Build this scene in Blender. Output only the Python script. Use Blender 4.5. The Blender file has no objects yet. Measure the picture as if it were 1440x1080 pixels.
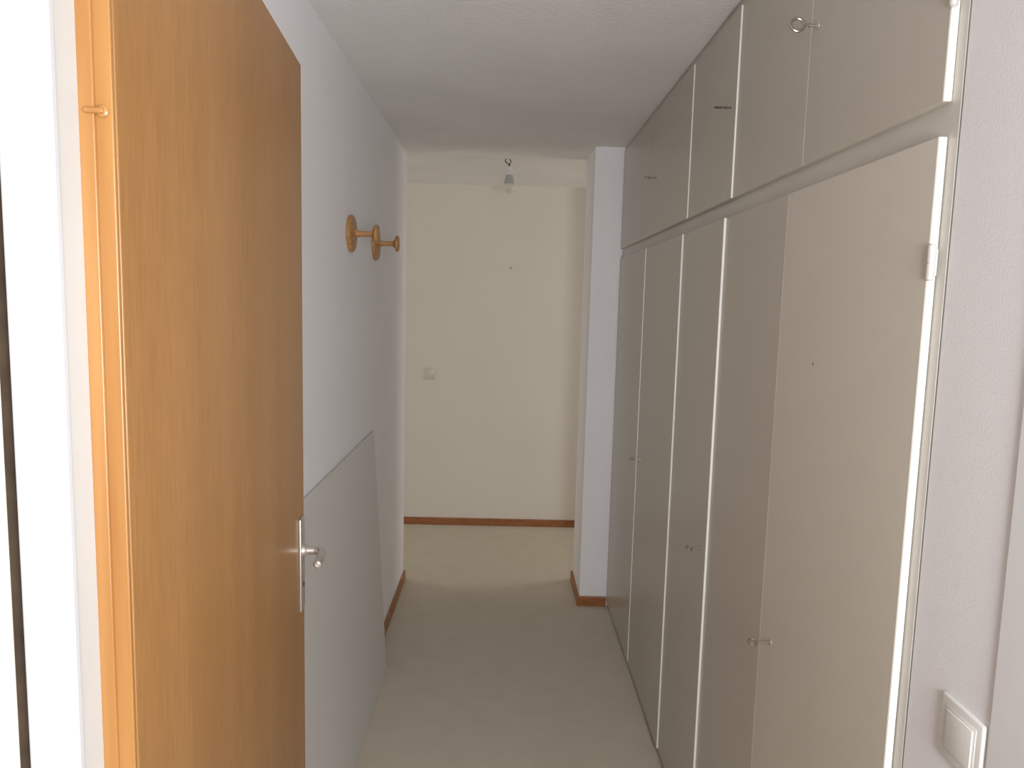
import bpy, bmesh, math
from mathutils import Vector, Matrix
C = bpy.context.scene
COL = C.collection
H = 1.6

# ---------------------------------------------------------------- materials
def mat(name, col, rough=0.6, metal=0.0, col2=None, nscale=30, stretch=(1,1,1), bump=0.0, bscale=200, detail=4, spec=0.5, coat=0, lo=0.35, hi=0.65, bdist=0.002):
    m = bpy.data.materials.new(name); m.use_nodes = True
    nt = m.node_tree; b = nt.nodes['Principled BSDF']
    b.inputs['Base Color'].default_value = (*col, 1)
    b.inputs['Roughness'].default_value = rough
    b.inputs['Metallic'].default_value = metal
    b.inputs['Specular IOR Level'].default_value = spec
    b.inputs['Coat Weight'].default_value = coat
    tc = nt.nodes.new('ShaderNodeTexCoord')
    if col2 is None: col2 = tuple(c*0.95 for c in col)
    mp = nt.nodes.new('ShaderNodeMapping'); mp.inputs['Scale'].default_value = stretch
    nt.links.new(tc.outputs['Object'], mp.inputs['Vector'])
    n = nt.nodes.new('ShaderNodeTexNoise'); n.inputs['Scale'].default_value = nscale; n.inputs['Detail'].default_value = detail
    nt.links.new(mp.outputs['Vector'], n.inputs['Vector'])
    r = nt.nodes.new('ShaderNodeValToRGB')
    r.color_ramp.elements[0].position = lo; r.color_ramp.elements[1].position = hi
    r.color_ramp.elements[0].color = (*col2, 1); r.color_ramp.elements[1].color = (*col, 1)
    nt.links.new(n.outputs['Fac'], r.inputs['Fac']); nt.links.new(r.outputs['Color'], b.inputs['Base Color'])
    if bump:
        n2 = nt.nodes.new('ShaderNodeTexNoise'); n2.inputs['Scale'].default_value = bscale; n2.inputs['Detail'].default_value = 3
        nt.links.new(tc.outputs['Object'], n2.inputs['Vector'])
        bp = nt.nodes.new('ShaderNodeBump'); bp.inputs['Strength'].default_value = bump; bp.inputs['Distance'].default_value = bdist
        nt.links.new(n2.outputs['Fac'], bp.inputs['Height']); nt.links.new(bp.outputs['Normal'], b.inputs['Normal'])
    return m
M = {}
M['wall']  = mat('woodchip_white', (.885,.87,.885), .85, bump=.6, bscale=150, nscale=3, col2=(.865,.85,.865))
M['wallfine']  = mat('fine_white_wallpaper', (.82,.815,.835), .85, bump=.25, bscale=280, nscale=3, col2=(.805,.80,.82), bdist=.0012)
M['cream'] = mat('woodchip_cream', (.78,.735,.65), .85, bump=.25, bscale=200, nscale=2, col2=(.765,.72,.635))
M['ceil']  = mat('ceiling_plaster', (.80,.78,.765), .9, bump=.7, bscale=90, nscale=3, bdist=.004)
M['carpet']= mat('cream_carpet', (.60,.54,.445), .95, bump=.8, bscale=500, nscale=9, col2=(.575,.515,.42), spec=.1, detail=8)
M['base']  = mat('brown_baseboard', (.36,.14,.05), .4, nscale=6, stretch=(3,3,12), col2=(.28,.10,.03))
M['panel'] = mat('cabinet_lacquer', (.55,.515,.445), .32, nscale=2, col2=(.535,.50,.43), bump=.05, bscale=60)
M['panel_reflect'] = mat('cabinet_lacquer_painted_reflection', (.68,.645,.565), .32, nscale=2, col2=(.665,.63,.55), bump=.05, bscale=60)  # lighter lacquer tone paints in the reflection on the nearest lower door
M['cbody'] = mat('cabinet_frame_paint', (.64,.615,.56), .4, nscale=3)
M['cedge'] = mat('cabinet_edge', (.86,.85,.80), .4, nscale=8)
M['metal'] = mat('nickel', (.72,.69,.65), .38, .9, nscale=40)
M['dark']  = mat('dark_key_metal', (.20,.17,.15), .35, .9, nscale=40)
M['keym']  = mat('key_metal', (.42,.38,.35), .3, .9, nscale=40)
M['hinge'] = mat('pale_hinge', (.72,.72,.70), .35, .3, nscale=30)
M['edge']  = mat('pale_door_edge', (.39,.19,.058), .30, nscale=1.0, stretch=(40,40,2), col2=(.30,.132,.036), detail=6)
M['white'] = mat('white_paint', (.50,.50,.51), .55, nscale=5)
M['whitec']= mat('white_casing_paint', (.76,.755,.765), .5, nscale=5)
M['jamb']  = mat('grey_white_paint', (.50,.485,.46), .5, nscale=5)
M['black'] = mat('black_seal', (.042,.028,.018), .8, nscale=30, col2=(.065,.044,.028), spec=.2)
M['plast'] = mat('cream_plastic', (.66,.62,.50), .35, nscale=5)
M['plastw']= mat('white_plastic', (.76,.75,.72), .3, nscale=5)
M['beech'] = mat('beech_wood', (.46,.24,.09), .4, nscale=12, stretch=(1,6,6), col2=(.34,.16,.05))
M['board'] = mat('grey_board', (.69,.675,.655), .5, nscale=3, col2=(.675,.66,.64), bump=.05, bscale=90)
M['bulb']  = mat('frosted_bulb', (.72,.66,.54), .3, nscale=10)
M['sink']  = mat('brushed_silver', (.48,.48,.48), .45, .3, nscale=40)
M['brown'] = mat('rust', (.35,.15,.06), .6, nscale=50)
# veneer: broad soft tone bands plus fine pores, both running up the leaf
def veneer():
    m = mat('orange_veneer', (.385,.192,.064), .34, nscale=1.0, stretch=(12,12,.8), col2=(.315,.147,.044), detail=3, lo=.2, hi=.8)
    nt = m.node_tree; b = nt.nodes['Principled BSDF']
    ramp = [n for n in nt.nodes if n.type=='VALTORGB'][0]
    tc = [n for n in nt.nodes if n.type=='TEX_COORD'][0]
    mp = nt.nodes.new('ShaderNodeMapping'); mp.inputs['Scale'].default_value=(240,240,14)
    nt.links.new(tc.outputs['Object'], mp.inputs['Vector'])
    n = nt.nodes.new('ShaderNodeTexNoise'); n.inputs['Scale'].default_value=1; n.inputs['Detail'].default_value=4
    nt.links.new(mp.outputs['Vector'], n.inputs['Vector'])
    r = nt.nodes.new('ShaderNodeMapRange'); r.inputs['From Min'].default_value=.3; r.inputs['From Max'].default_value=.7
    r.inputs['To Min'].default_value=.84; r.inputs['To Max'].default_value=1.08
    nt.links.new(n.outputs['Fac'], r.inputs['Value'])
    mx = nt.nodes.new('ShaderNodeMix'); mx.data_type='RGBA'; mx.blend_type='MULTIPLY'; mx.inputs['Factor'].default_value=1
    nt.links.new(ramp.outputs['Color'], mx.inputs['A']); nt.links.new(r.outputs['Result'], mx.inputs['B'])
    nt.links.new(mx.outputs['Result'], b.inputs['Base Color'])
    return m
M['door'] = veneer()

# ---------------------------------------------------------------- mesh helpers
def box(bm, x0,x1,y0,y1,z0,z1, bev=0, seg=2):
    t = bmesh.new()
    bmesh.ops.create_cube(t, size=1)
    for v in t.verts:
        v.co = Vector(((x0+x1)/2+v.co.x*(x1-x0), (y0+y1)/2+v.co.y*(y1-y0), (z0+z1)/2+v.co.z*(z1-z0)))
    if bev: bmesh.ops.bevel(t, geom=t.edges[:], offset=bev, segments=seg, profile=.5, affect='EDGES')
    me = bpy.data.meshes.new('t'); t.to_mesh(me); t.free(); bm.from_mesh(me); bpy.data.meshes.remove(me)
    return bm
def rings(bm, rs):
    allr = []
    for pts in rs:
        allr.append([bm.verts.new(p) for p in pts])
    for a, b in zip(allr, allr[1:]):
        n = len(a)
        for i in range(n): bm.faces.new((a[i], a[(i+1)%n], b[(i+1)%n], b[i]))
    bm.faces.new(allr[0][::-1]); bm.faces.new(allr[-1])
    bmesh.ops.recalc_face_normals(bm, faces=bm.faces[:])
def lathe(bm, prof, o, axis, n=32):
    axis = Vector(axis).normalized(); a = axis.orthogonal().normalized(); b = axis.cross(a); o = Vector(o)
    rings(bm, [[o+axis*h+(a*math.cos(2*math.pi*i/n)+b*math.sin(2*math.pi*i/n))*max(r,1e-4) for i in range(n)] for r, h in prof])
    return bm
def tube(bm, pts, r, n=14):
    pts = [Vector(p) for p in pts]; rr = r if isinstance(r,(list,tuple)) else [r]*len(pts)
    ref = None; rs = []
    for i, p in enumerate(pts):
        d = (pts[min(i+1,len(pts)-1)]-pts[max(i-1,0)]).normalized()
        ref = d.orthogonal().normalized() if ref is None else (ref-d*ref.dot(d)).normalized()
        b = d.cross(ref)
        rs.append([p+(ref*math.cos(2*math.pi*k/n)+b*math.sin(2*math.pi*k/n))*rr[i] for k in range(n)])
    rings(bm, rs); return bm
def torus(bm, o, e1, e2, R, r, N=28, n=10):
    o=Vector(o); e1=Vector(e1).normalized(); e2=Vector(e2).normalized(); e3=e1.cross(e2)
    g=[]
    for i in range(N):
        a=2*math.pi*i/N; d=e1*math.cos(a)+e2*math.sin(a)
        g.append([bm.verts.new(o+d*(R+r*math.cos(2*math.pi*k/n))+e3*r*math.sin(2*math.pi*k/n)) for k in range(n)])
    for i in range(N):
        for k in range(n):
            bm.faces.new((g[i][k],g[(i+1)%N][k],g[(i+1)%N][(k+1)%n],g[i][(k+1)%n]))
    bmesh.ops.recalc_face_normals(bm, faces=bm.faces[:])
def obj(name, bm, m, parent=None, smooth=False):
    me = bpy.data.meshes.new(name); bm.to_mesh(me); bm.free()
    me.materials.append(M[m] if isinstance(m,str) else m)
    if smooth:
        for p in me.polygons: p.use_smooth = True
        try: me.set_sharp_from_angle(angle=math.radians(35))
        except Exception: pass
    o = bpy.data.objects.new(name, me); COL.objects.link(o)
    if parent: o.parent = parent
    return o
def empty(name, loc=(0,0,0), rz=0, parent=None):
    o = bpy.data.objects.new(name, None); COL.objects.link(o); o.location = loc; o.rotation_euler=(0,0,rz)
    o.empty_display_size=.1
    if parent: o.parent=parent
    return o
def tag(o, label=None, cat=None, group=None, kind=None):
    if label: o['label']=label
    if cat: o['category']=cat
    if group: o['group']=group
    if kind: o['kind']=kind
    return o
def struct(name, bm, m, label=None, cat=None):
    return tag(obj(name, bm, m), label, cat, None, 'structure')
def nb(): return bmesh.new()

# ---------------------------------------------------------------- room
LX, RX, CX = -.54, .60, 2.40     # left wall plane, right wall plane, ceiling height
YB, YL, YP0, YP1 = 5.10, 4.04, 3.73, 4.09
PX = .443
struct('floor', box(nb(), -2.8,2.8,-1.6,YB+.1,-.08,0), 'carpet', 'cream carpet floor running down the hallway', 'floor')
b = nb(); box(b, -2.8,2.8,-1.6,4.06,2.388,2.5); box(b, -2.8,2.8,4.06,YB+.1,CX,2.5)
struct('ceiling', b, 'ceil', 'rough white plaster ceiling of the hallway', 'ceiling')
struct('wall_left', box(nb(), LX-.12,LX,.72,YL,0,2.42), 'wall', 'white woodchip wall behind the coat hooks and leaning board', 'wall')
struct('wall_back', box(nb(), -2.8,2.8,YB,YB+.12,0,2.42), 'cream', 'cream end wall with light switch and nail', 'wall')
struct('wall_pillar', box(nb(), PX,1.3,YP0,YP1,0,2.42), 'wall', 'narrow white wall stub at far end of wardrobe', 'wall')
struct('wall_right', box(nb(), RX,RX+.12,-.6,.985,0,2.42), 'wallfine', 'white wallpapered wall beside wardrobe with light switch', 'wall')
struct('wall_far_left', box(nb(), -2.8,-2.68,YL-.6,YB,0,2.42), 'cream')
struct('wall_far_right', box(nb(), 2.68,2.8,YP1,YB,0,2.42), 'cream')
# doorway wall (the plane the camera looks through)
struct('wall_front', box(nb(), -2.4,-.415,.60,.72,0,2.42), 'cream', 'cream wall at left edge beside door frame', 'wall')
# door frame at left
struct('trim_1', box(nb(), -.400,-.3567,.592,.600,0,2.06,.0015), 'white', 'white painted door casing left of wooden door', 'door casing')
struct('trim_2', box(nb(), -.398,-.3595,.6005,.634,0,2.06,.001), 'jamb', 'grey-white door jamb touching the wooden door edge', 'door jamb')
struct('trim_3', box(nb(), -.415,-.400,.602,.64,0,2.06), 'black', 'brown-black gap strip left of white door casing', 'gap strip')
struct('trim_4', box(nb(), .596,.60,.70,.814,0,2.06,.0015), 'whitec', 'white door casing at right edge beyond light switch', 'door casing')
# baseboards
def basebd(name, segs, label):
    b = nb()
    for s in segs: box(b, *s, 0, .052, .003)
    struct(name, b, 'base', label, 'baseboard')
basebd('baseboard_left', [(LX,LX+.013,.73,YL+.013),(LX-.12,LX,YL,YL+.013)], 'brown wooden baseboard along left wall')
basebd('baseboard_back', [(-2.6,2.6,YB-.013,YB)], 'brown wooden baseboard along end wall')
basebd('baseboard_pillar', [(PX-.013,.585,YP0-.013,YP0),(PX-.013,PX,YP0,YP1+.013),(PX,1.3,YP1,YP1+.013)], 'brown wooden baseboard around narrow wall stub')

# ---------------------------------------------------------------- wardrobe
FX, DX = .60, .588      # frame face, door face
Y0, Y1 = .99, 3.73
def key(parent, y, z, flat=True, m='keym', L=.030, tilt=0, R=.0085, r=.0023):
    b = nb()
    tube(b, [(DX-.002,y,z),(DX-L,y,z)], .0021, 10)
    tube(b, [(DX-L*.55,y,z),(DX-L*.55-.003,y,z)], .0036, 12)
    e2 = (0,1,tilt) if flat else (0,.25,1)
    torus(b, (DX-L-R,y,z), (1,0,0), e2, R, r)
    return obj('key', b, m, parent, True)
def escut(parent, y, z):
    return obj('keyhole_plate', lathe(nb(), [(.0075,0),(.0075,.001),(.006,.002),(.004,.002)], (DX,y,z), (-1,0,0), 24), 'metal', parent, True)
def hinge(parent, y, z):
    b = nb(); lathe(b, [(.003,-.003),(.0055,-.001),(.0055,.0205),(.0045,.021),(.0045,.0225),(.0055,.023),(.0055,.045),(.003,.047)], (DX-.001,y,z-.022), (0,0,1), 20)
    box(b, DX-.001,DX+.006,y-.003,y-.0012,z-.018,z+.018)
    return obj('hinge', b, 'hinge', parent, True)
def make_door(parent, ya, yb, za, zb, jut=0.0, m='panel'):
    """overlay door panel; jut = how far its near edge stands proud because the door is not quite shut"""
    g=.0012; ya+=g; yb-=g
    def X(y, base): 
        t = (yb-y)/(yb-ya); return base - jut*t
    b = nb()
    vs=[]
    for (y,base) in ((ya,FX-.0003),(ya,DX),(yb,DX),(yb,FX-.0003)):
        for z in (za,zb): vs.append(b.verts.new((X(y,base),y,z)))
    f=[(0,1,3,2),(2,3,5,4),(4,5,7,6),(6,7,1,0),(0,2,4,6),(1,7,5,3)]
    for q in f: b.faces.new([vs[i] for i in q])
    bmesh.ops.recalc_face_normals(b, faces=b.faces[:])
    bmesh.ops.bevel(b, geom=b.edges[:], offset=.0008, segments=1, affect='EDGES')
    d = obj('door', b, m, parent)
    e = nb()
    box(e, X(ya,DX)+.0006, X(ya,FX-.001), ya-.0011, ya+.0006, za+.001, zb-.001)
    obj('edge_band', e, 'cedge', d)
    return d

w = tag(empty('wardrobe', (.86,2.36,0)), 'tall built-in wardrobe with five plain cream doors, below the top cabinets', 'wardrobe')
oc = tag(empty('overhead_cabinet', (.86,2.36,1.86)), 'row of short cream cabinet doors under ceiling, above the tall wardrobe', 'cabinet')
def under(par, o):
    o.matrix_parent_inverse = Matrix.Translation(-Vector(par.location)); return o
b = nb(); box(b, FX,1.2,Y0,Y1-.002,.0,1.862)
under(w, obj('body', b, 'cbody', w))
b = nb(); box(b, FX,1.2,Y0,Y1-.002,1.862,2.386)
under(oc, obj('body', b, 'cbody', oc))
b = nb(); box(b, FX-.006,FX,Y0+.002,Y1-.004,2.367,2.386,.001)
under(oc, obj('ceiling_filler', b, 'panel', oc))
lows = [(1.01,1.535,.001,'panel_reflect'),(1.535,1.96,0,'panel'),(1.96,2.42,.006,'panel'),(2.42,3.05,.005,'panel'),(3.05,3.722,.003,'panel')]
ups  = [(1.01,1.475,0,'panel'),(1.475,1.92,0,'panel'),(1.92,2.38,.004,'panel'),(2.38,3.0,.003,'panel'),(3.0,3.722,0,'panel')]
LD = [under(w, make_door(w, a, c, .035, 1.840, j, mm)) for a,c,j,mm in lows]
UD = [under(oc, make_door(oc, a, c, 1.886, 2.364, j, mm)) for a,c,j,mm in ups]
key(LD[0], 1.475,.893, True, tilt=.3); escut(LD[0],1.475,.893)
key(LD[2], 2.01,.915, True, tilt=.5); escut(LD[2],2.01,.915)
key(LD[3], 2.95,.97, True, tilt=.3); escut(LD[3],2.95,.97)
key(UD[0], 1.447,2.142, False, L=.026, R=.0130, r=.0029); escut(UD[0],1.447,2.142)
key(UD[2], 1.963,2.123, True, 'dark', tilt=.2); escut(UD[2],1.963,2.123)
key(UD[3], 2.895,2.10, True, tilt=.4); escut(UD[3],2.895,2.10)
hinge(LD[0], 1.004,1.67); hinge(LD[0], 1.004,.22); hinge(UD[0], 1.004,2.03); 
obj('screw_head', lathe(nb(), [(.003,0),(.003,.0008),(.0015,.0014)], (DX,1.36,1.50), (-1,0,0), 12), 'brown', LD[0], True)

# ---------------------------------------------------------------- open wooden door
hx, hy = -.334, .640
ang = math.atan2(.086, .996)
d = tag(empty('door_1', (hx,hy,0), ang), 'open orange-brown wooden door with lever handle, left foreground', 'door', None, 'structure')
# local: +Y along the leaf, +X = face normal
WD = .845
TZ = 2.052
b = nb(); box(b, -.040,0,.006,WD,.008,TZ,.0015)
obj('leaf', b, 'door', d)
b = nb(); box(b, -.040,-.0005,0,.006,.008,TZ,.001); box(b,-.040,-.014,-.004,0,.008,TZ,.001)
tag(obj('edge_strip', b, 'edge', d), 'pale wood hinge-side edge of the door')
b = nb(); lathe(b, [(.0015,0),(.0045,.0004),(.005,.003),(.0035,.004)], (-.008,0,1.752), (0,-1,0), 20)
lathe(b, [(.0018,-.008),(.0026,-.007),(.0026,.007),(.0018,.008)], (-.014,-.0045,1.752), (1,0,0), 16)
obj('hinge', b, 'edge', d, True)
hz = 1.085
yh = WD-.036
b = nb(); box(b, 0,.005,yh-.02,yh+.020,hz-.125,hz+.070,.002,3)
pl = obj('handle_plate', b, 'metal', d, True)
b = nb()
lathe(b, [(.012,0),(.012,.005),(.0095,.008),(.0085,.010)], (.005,yh,hz), (1,0,0), 24)
pts=[(.012,yh,hz),(.028,yh,hz),(.034,yh-.0015,hz),(.039,yh-.0055,hz),(.0435,yh-.012,hz),(.046,yh-.020,hz),(.047,yh-.05,hz),(.047,yh-.080,hz),(.047,yh-.0845,hz),(.047,yh-.087,hz)]
tube(b, pts, [.0088]*7+[.0088,.0075,.004], 20)
obj('lever_handle', b, 'metal', pl, True)
b = nb(); lathe(b, [(.005,0),(.005,.001),(.003,.0015)], (.005,yh,hz-.072), (1,0,0), 16)
obj('keyhole', b, 'black', pl, True)
b = nb(); box(b, -.028,-.012,WD-.0005,WD+.0015,hz-.11,hz+.08,.0005)
obj('lock_plate', b, 'metal', d)

# ---------------------------------------------------------------- leaning board
b = nb(); 
y0b,y1b = 1.55,3.02
vs=[]
for (x,z) in ((-.478,0.001),(-.473,0.0015),(-.532,1.052),(-.537,1.0515)):
    for y in (y0b,y1b): vs.append(b.verts.new((x,y,z)))
for q in [(0,1,3,2),(2,3,5,4),(4,5,7,6),(6,7,1,0),(0,2,4,6),(1,7,5,3)]: b.faces.new([vs[i] for i in q])
bmesh.ops.recalc_face_normals(b, faces=b.faces[:])
bmesh.ops.bevel(b, geom=b.edges[:], offset=.001, segments=2, affect='EDGES')
tag(obj('board', b, 'board'), 'large flat grey board leaning on left wall behind the door', 'board')

# ---------------------------------------------------------------- coat hooks
def hook(y, z, s, label):
    t = tag(empty('coat_hook', (LX,y,z)), label, 'coat hook', 'wooden coat hooks on the left wall')
    R=.064*s
    obj('wall_disc', lathe(nb(), [(R*.90,-.002),(R,.003),(R,.010),(R*.93,.015),(R*.6,.018),(.018,.021)], (0,0,0),(1,0,0),48), 'beech', t, True)
    obj('peg', lathe(nb(), [(.020,.018),(.0115,.026),(.0095,.04),(.0095,.066),(.0115,.077),(.018,.084)], (0,0,0),(1,0,0),32), 'beech', t, True)
    obj('knob', lathe(nb(), [(.014,.083),(.030,.088),(.033,.091),(.033,.096),(.030,.100),(.016,.102)], (0,0,0),(1,0,0),40), 'beech', t, True)
hook(2.57,1.826,1.0,'round wooden coat hook on left wall, the one nearer the door')
hook(3.06,1.832,1.10,'round wooden coat hook on left wall, the one nearer the end wall')

# ---------------------------------------------------------------- switches
def switch(name, loc, rz, s, m, label):
    t = tag(empty(name, loc, rz), label, 'light switch')
    h = s/2
    obj('frame', box(nb(), -.001,.006,-h,h,-h,h,.003,3), m, t, True)
    k = s*.335
    obj('inset', box(nb(), .006,.0068,-k*1.08,k*1.08,-k*1.08,k*1.08,.0004,2), m, t, True)
    b = nb(); box(b, .0067,.0085,-k*.92,k*.92,-k*.92,k*.92,.0008,3)
    obj('rocker', b, m, t, True)
    return t
switch('light_switch', (-.512,YB,1.09), -math.pi/2, .082, 'plast', 'small cream light switch on the end wall')
switch('light_switch', (RX,.862,1.062), math.pi, .084, 'plastw', 'white rocker light switch on right wall beside wardrobe')
tag(obj('nail', lathe(nb(), [(.0025,-.01),(.0025,.016),(.006,.017),(.006,.019)], (.045,YB,1.84),(0,-1,0),12), 'brown', None, True), 'small rusty nail in the cream end wall', 'nail')

# ---------------------------------------------------------------- bulb
t = tag(empty('ceiling_lamp', (.012,4.17,2.40)), 'bare silver and white bulb hanging from hallway ceiling', 'lamp')
b = nb(); tube(b, [(-.018,0,0.0),(-.020,0,-.012),(-.012,0,-.022),(0,0,-.026),(.003,0,-.045)], .003, 8); tube(b, [(.004,0,0),(.012,0,-.012),(.006,0,-.028),(.003,0,-.045)], .0025, 8)
obj('wire', b, 'black', t, True)
obj('socket', lathe(nb(), [(.010,-.040),(.018,-.046),(.019,-.075),(.021,-.078),(.021,-.088)], (.003,0,0),(0,0,1),28), 'plastw', t, True)
bl = obj('bulb', lathe(nb(), [(.028,-.134),(.031,-.142),(.0320,-.154),(.029,-.168),(.021,-.180),(.010,-.187),(.001,-.189)], (.004,0,0),(0,0,1),32), 'bulb', t, True)
b = nb(); lathe(b, [(.019,-.086),(.021,-.095),(.026,-.115),(.0295,-.130),(.030,-.137),(.026,-.138)], (.004,0,0),(0,0,1),32)
obj('heat_sink', b, 'sink', bl, True)

# ---------------------------------------------------------------- lights
def area(name, loc, target, size, power, col, sy=None):
    l = bpy.data.lights.new(name,'AREA'); l.energy=power; l.color=col; l.size=size
    if sy: l.shape='RECTANGLE'; l.size_y=sy
    o = bpy.data.objects.new(name,l); COL.objects.link(o); o.location=loc
    o.rotation_euler = (Vector(target)-Vector(loc)).to_track_quat('-Z','Y').to_euler()
area('window_light', (.60,-1.2,1.40), (-.45,2.6,1.4), 1.3, 47, (.97,.975,1.0), 1.3)
area('added_fill_light', (.38,-.2,1.50), (-.5,3,1.7), .35, 17, (.98,.985,1.0))  # added fill to the camera's right, placed to brighten the left wall
area('side_room_light', (2.5,4.65,1.35), (-.5,4.3,1.1), .8, 13, (1.0,.94,.85), 1.6)
area('side_room_light_left', (-2.5,4.75,1.3), (.5,4.0,1.1), .8, 10, (1.0,.93,.83), 1.6)
wd = bpy.data.worlds.new('world'); C.world = wd; wd.use_nodes=True
wd.node_tree.nodes['Background'].inputs[0].default_value=(.90,.90,.92,1)
wd.node_tree.nodes['Background'].inputs[1].default_value=.42

# ---------------------------------------------------------------- camera
f=1020; th=math.atan(113.7/1020); ps=.0146; ro=.0255
F=Vector((math.sin(ps)*math.cos(th), math.cos(ps)*math.cos(th), -math.sin(th)))
R0=Vector((math.cos(ps),-math.sin(ps),0)); U0=R0.cross(F)
R=R0*math.cos(ro)+U0*math.sin(ro); U=U0*math.cos(ro)-R0*math.sin(ro)
cam=bpy.data.cameras.new('camera'); co=bpy.data.objects.new('camera',cam); COL.objects.link(co)
cam.sensor_width=36; cam.lens=f/1440*36; cam.clip_start=.01
m=Matrix((R,U,-F)).transposed().to_4x4(); m.translation=Vector((0,0,H)); co.matrix_world=m
C.camera=co
C.view_settings.view_transform='Standard'
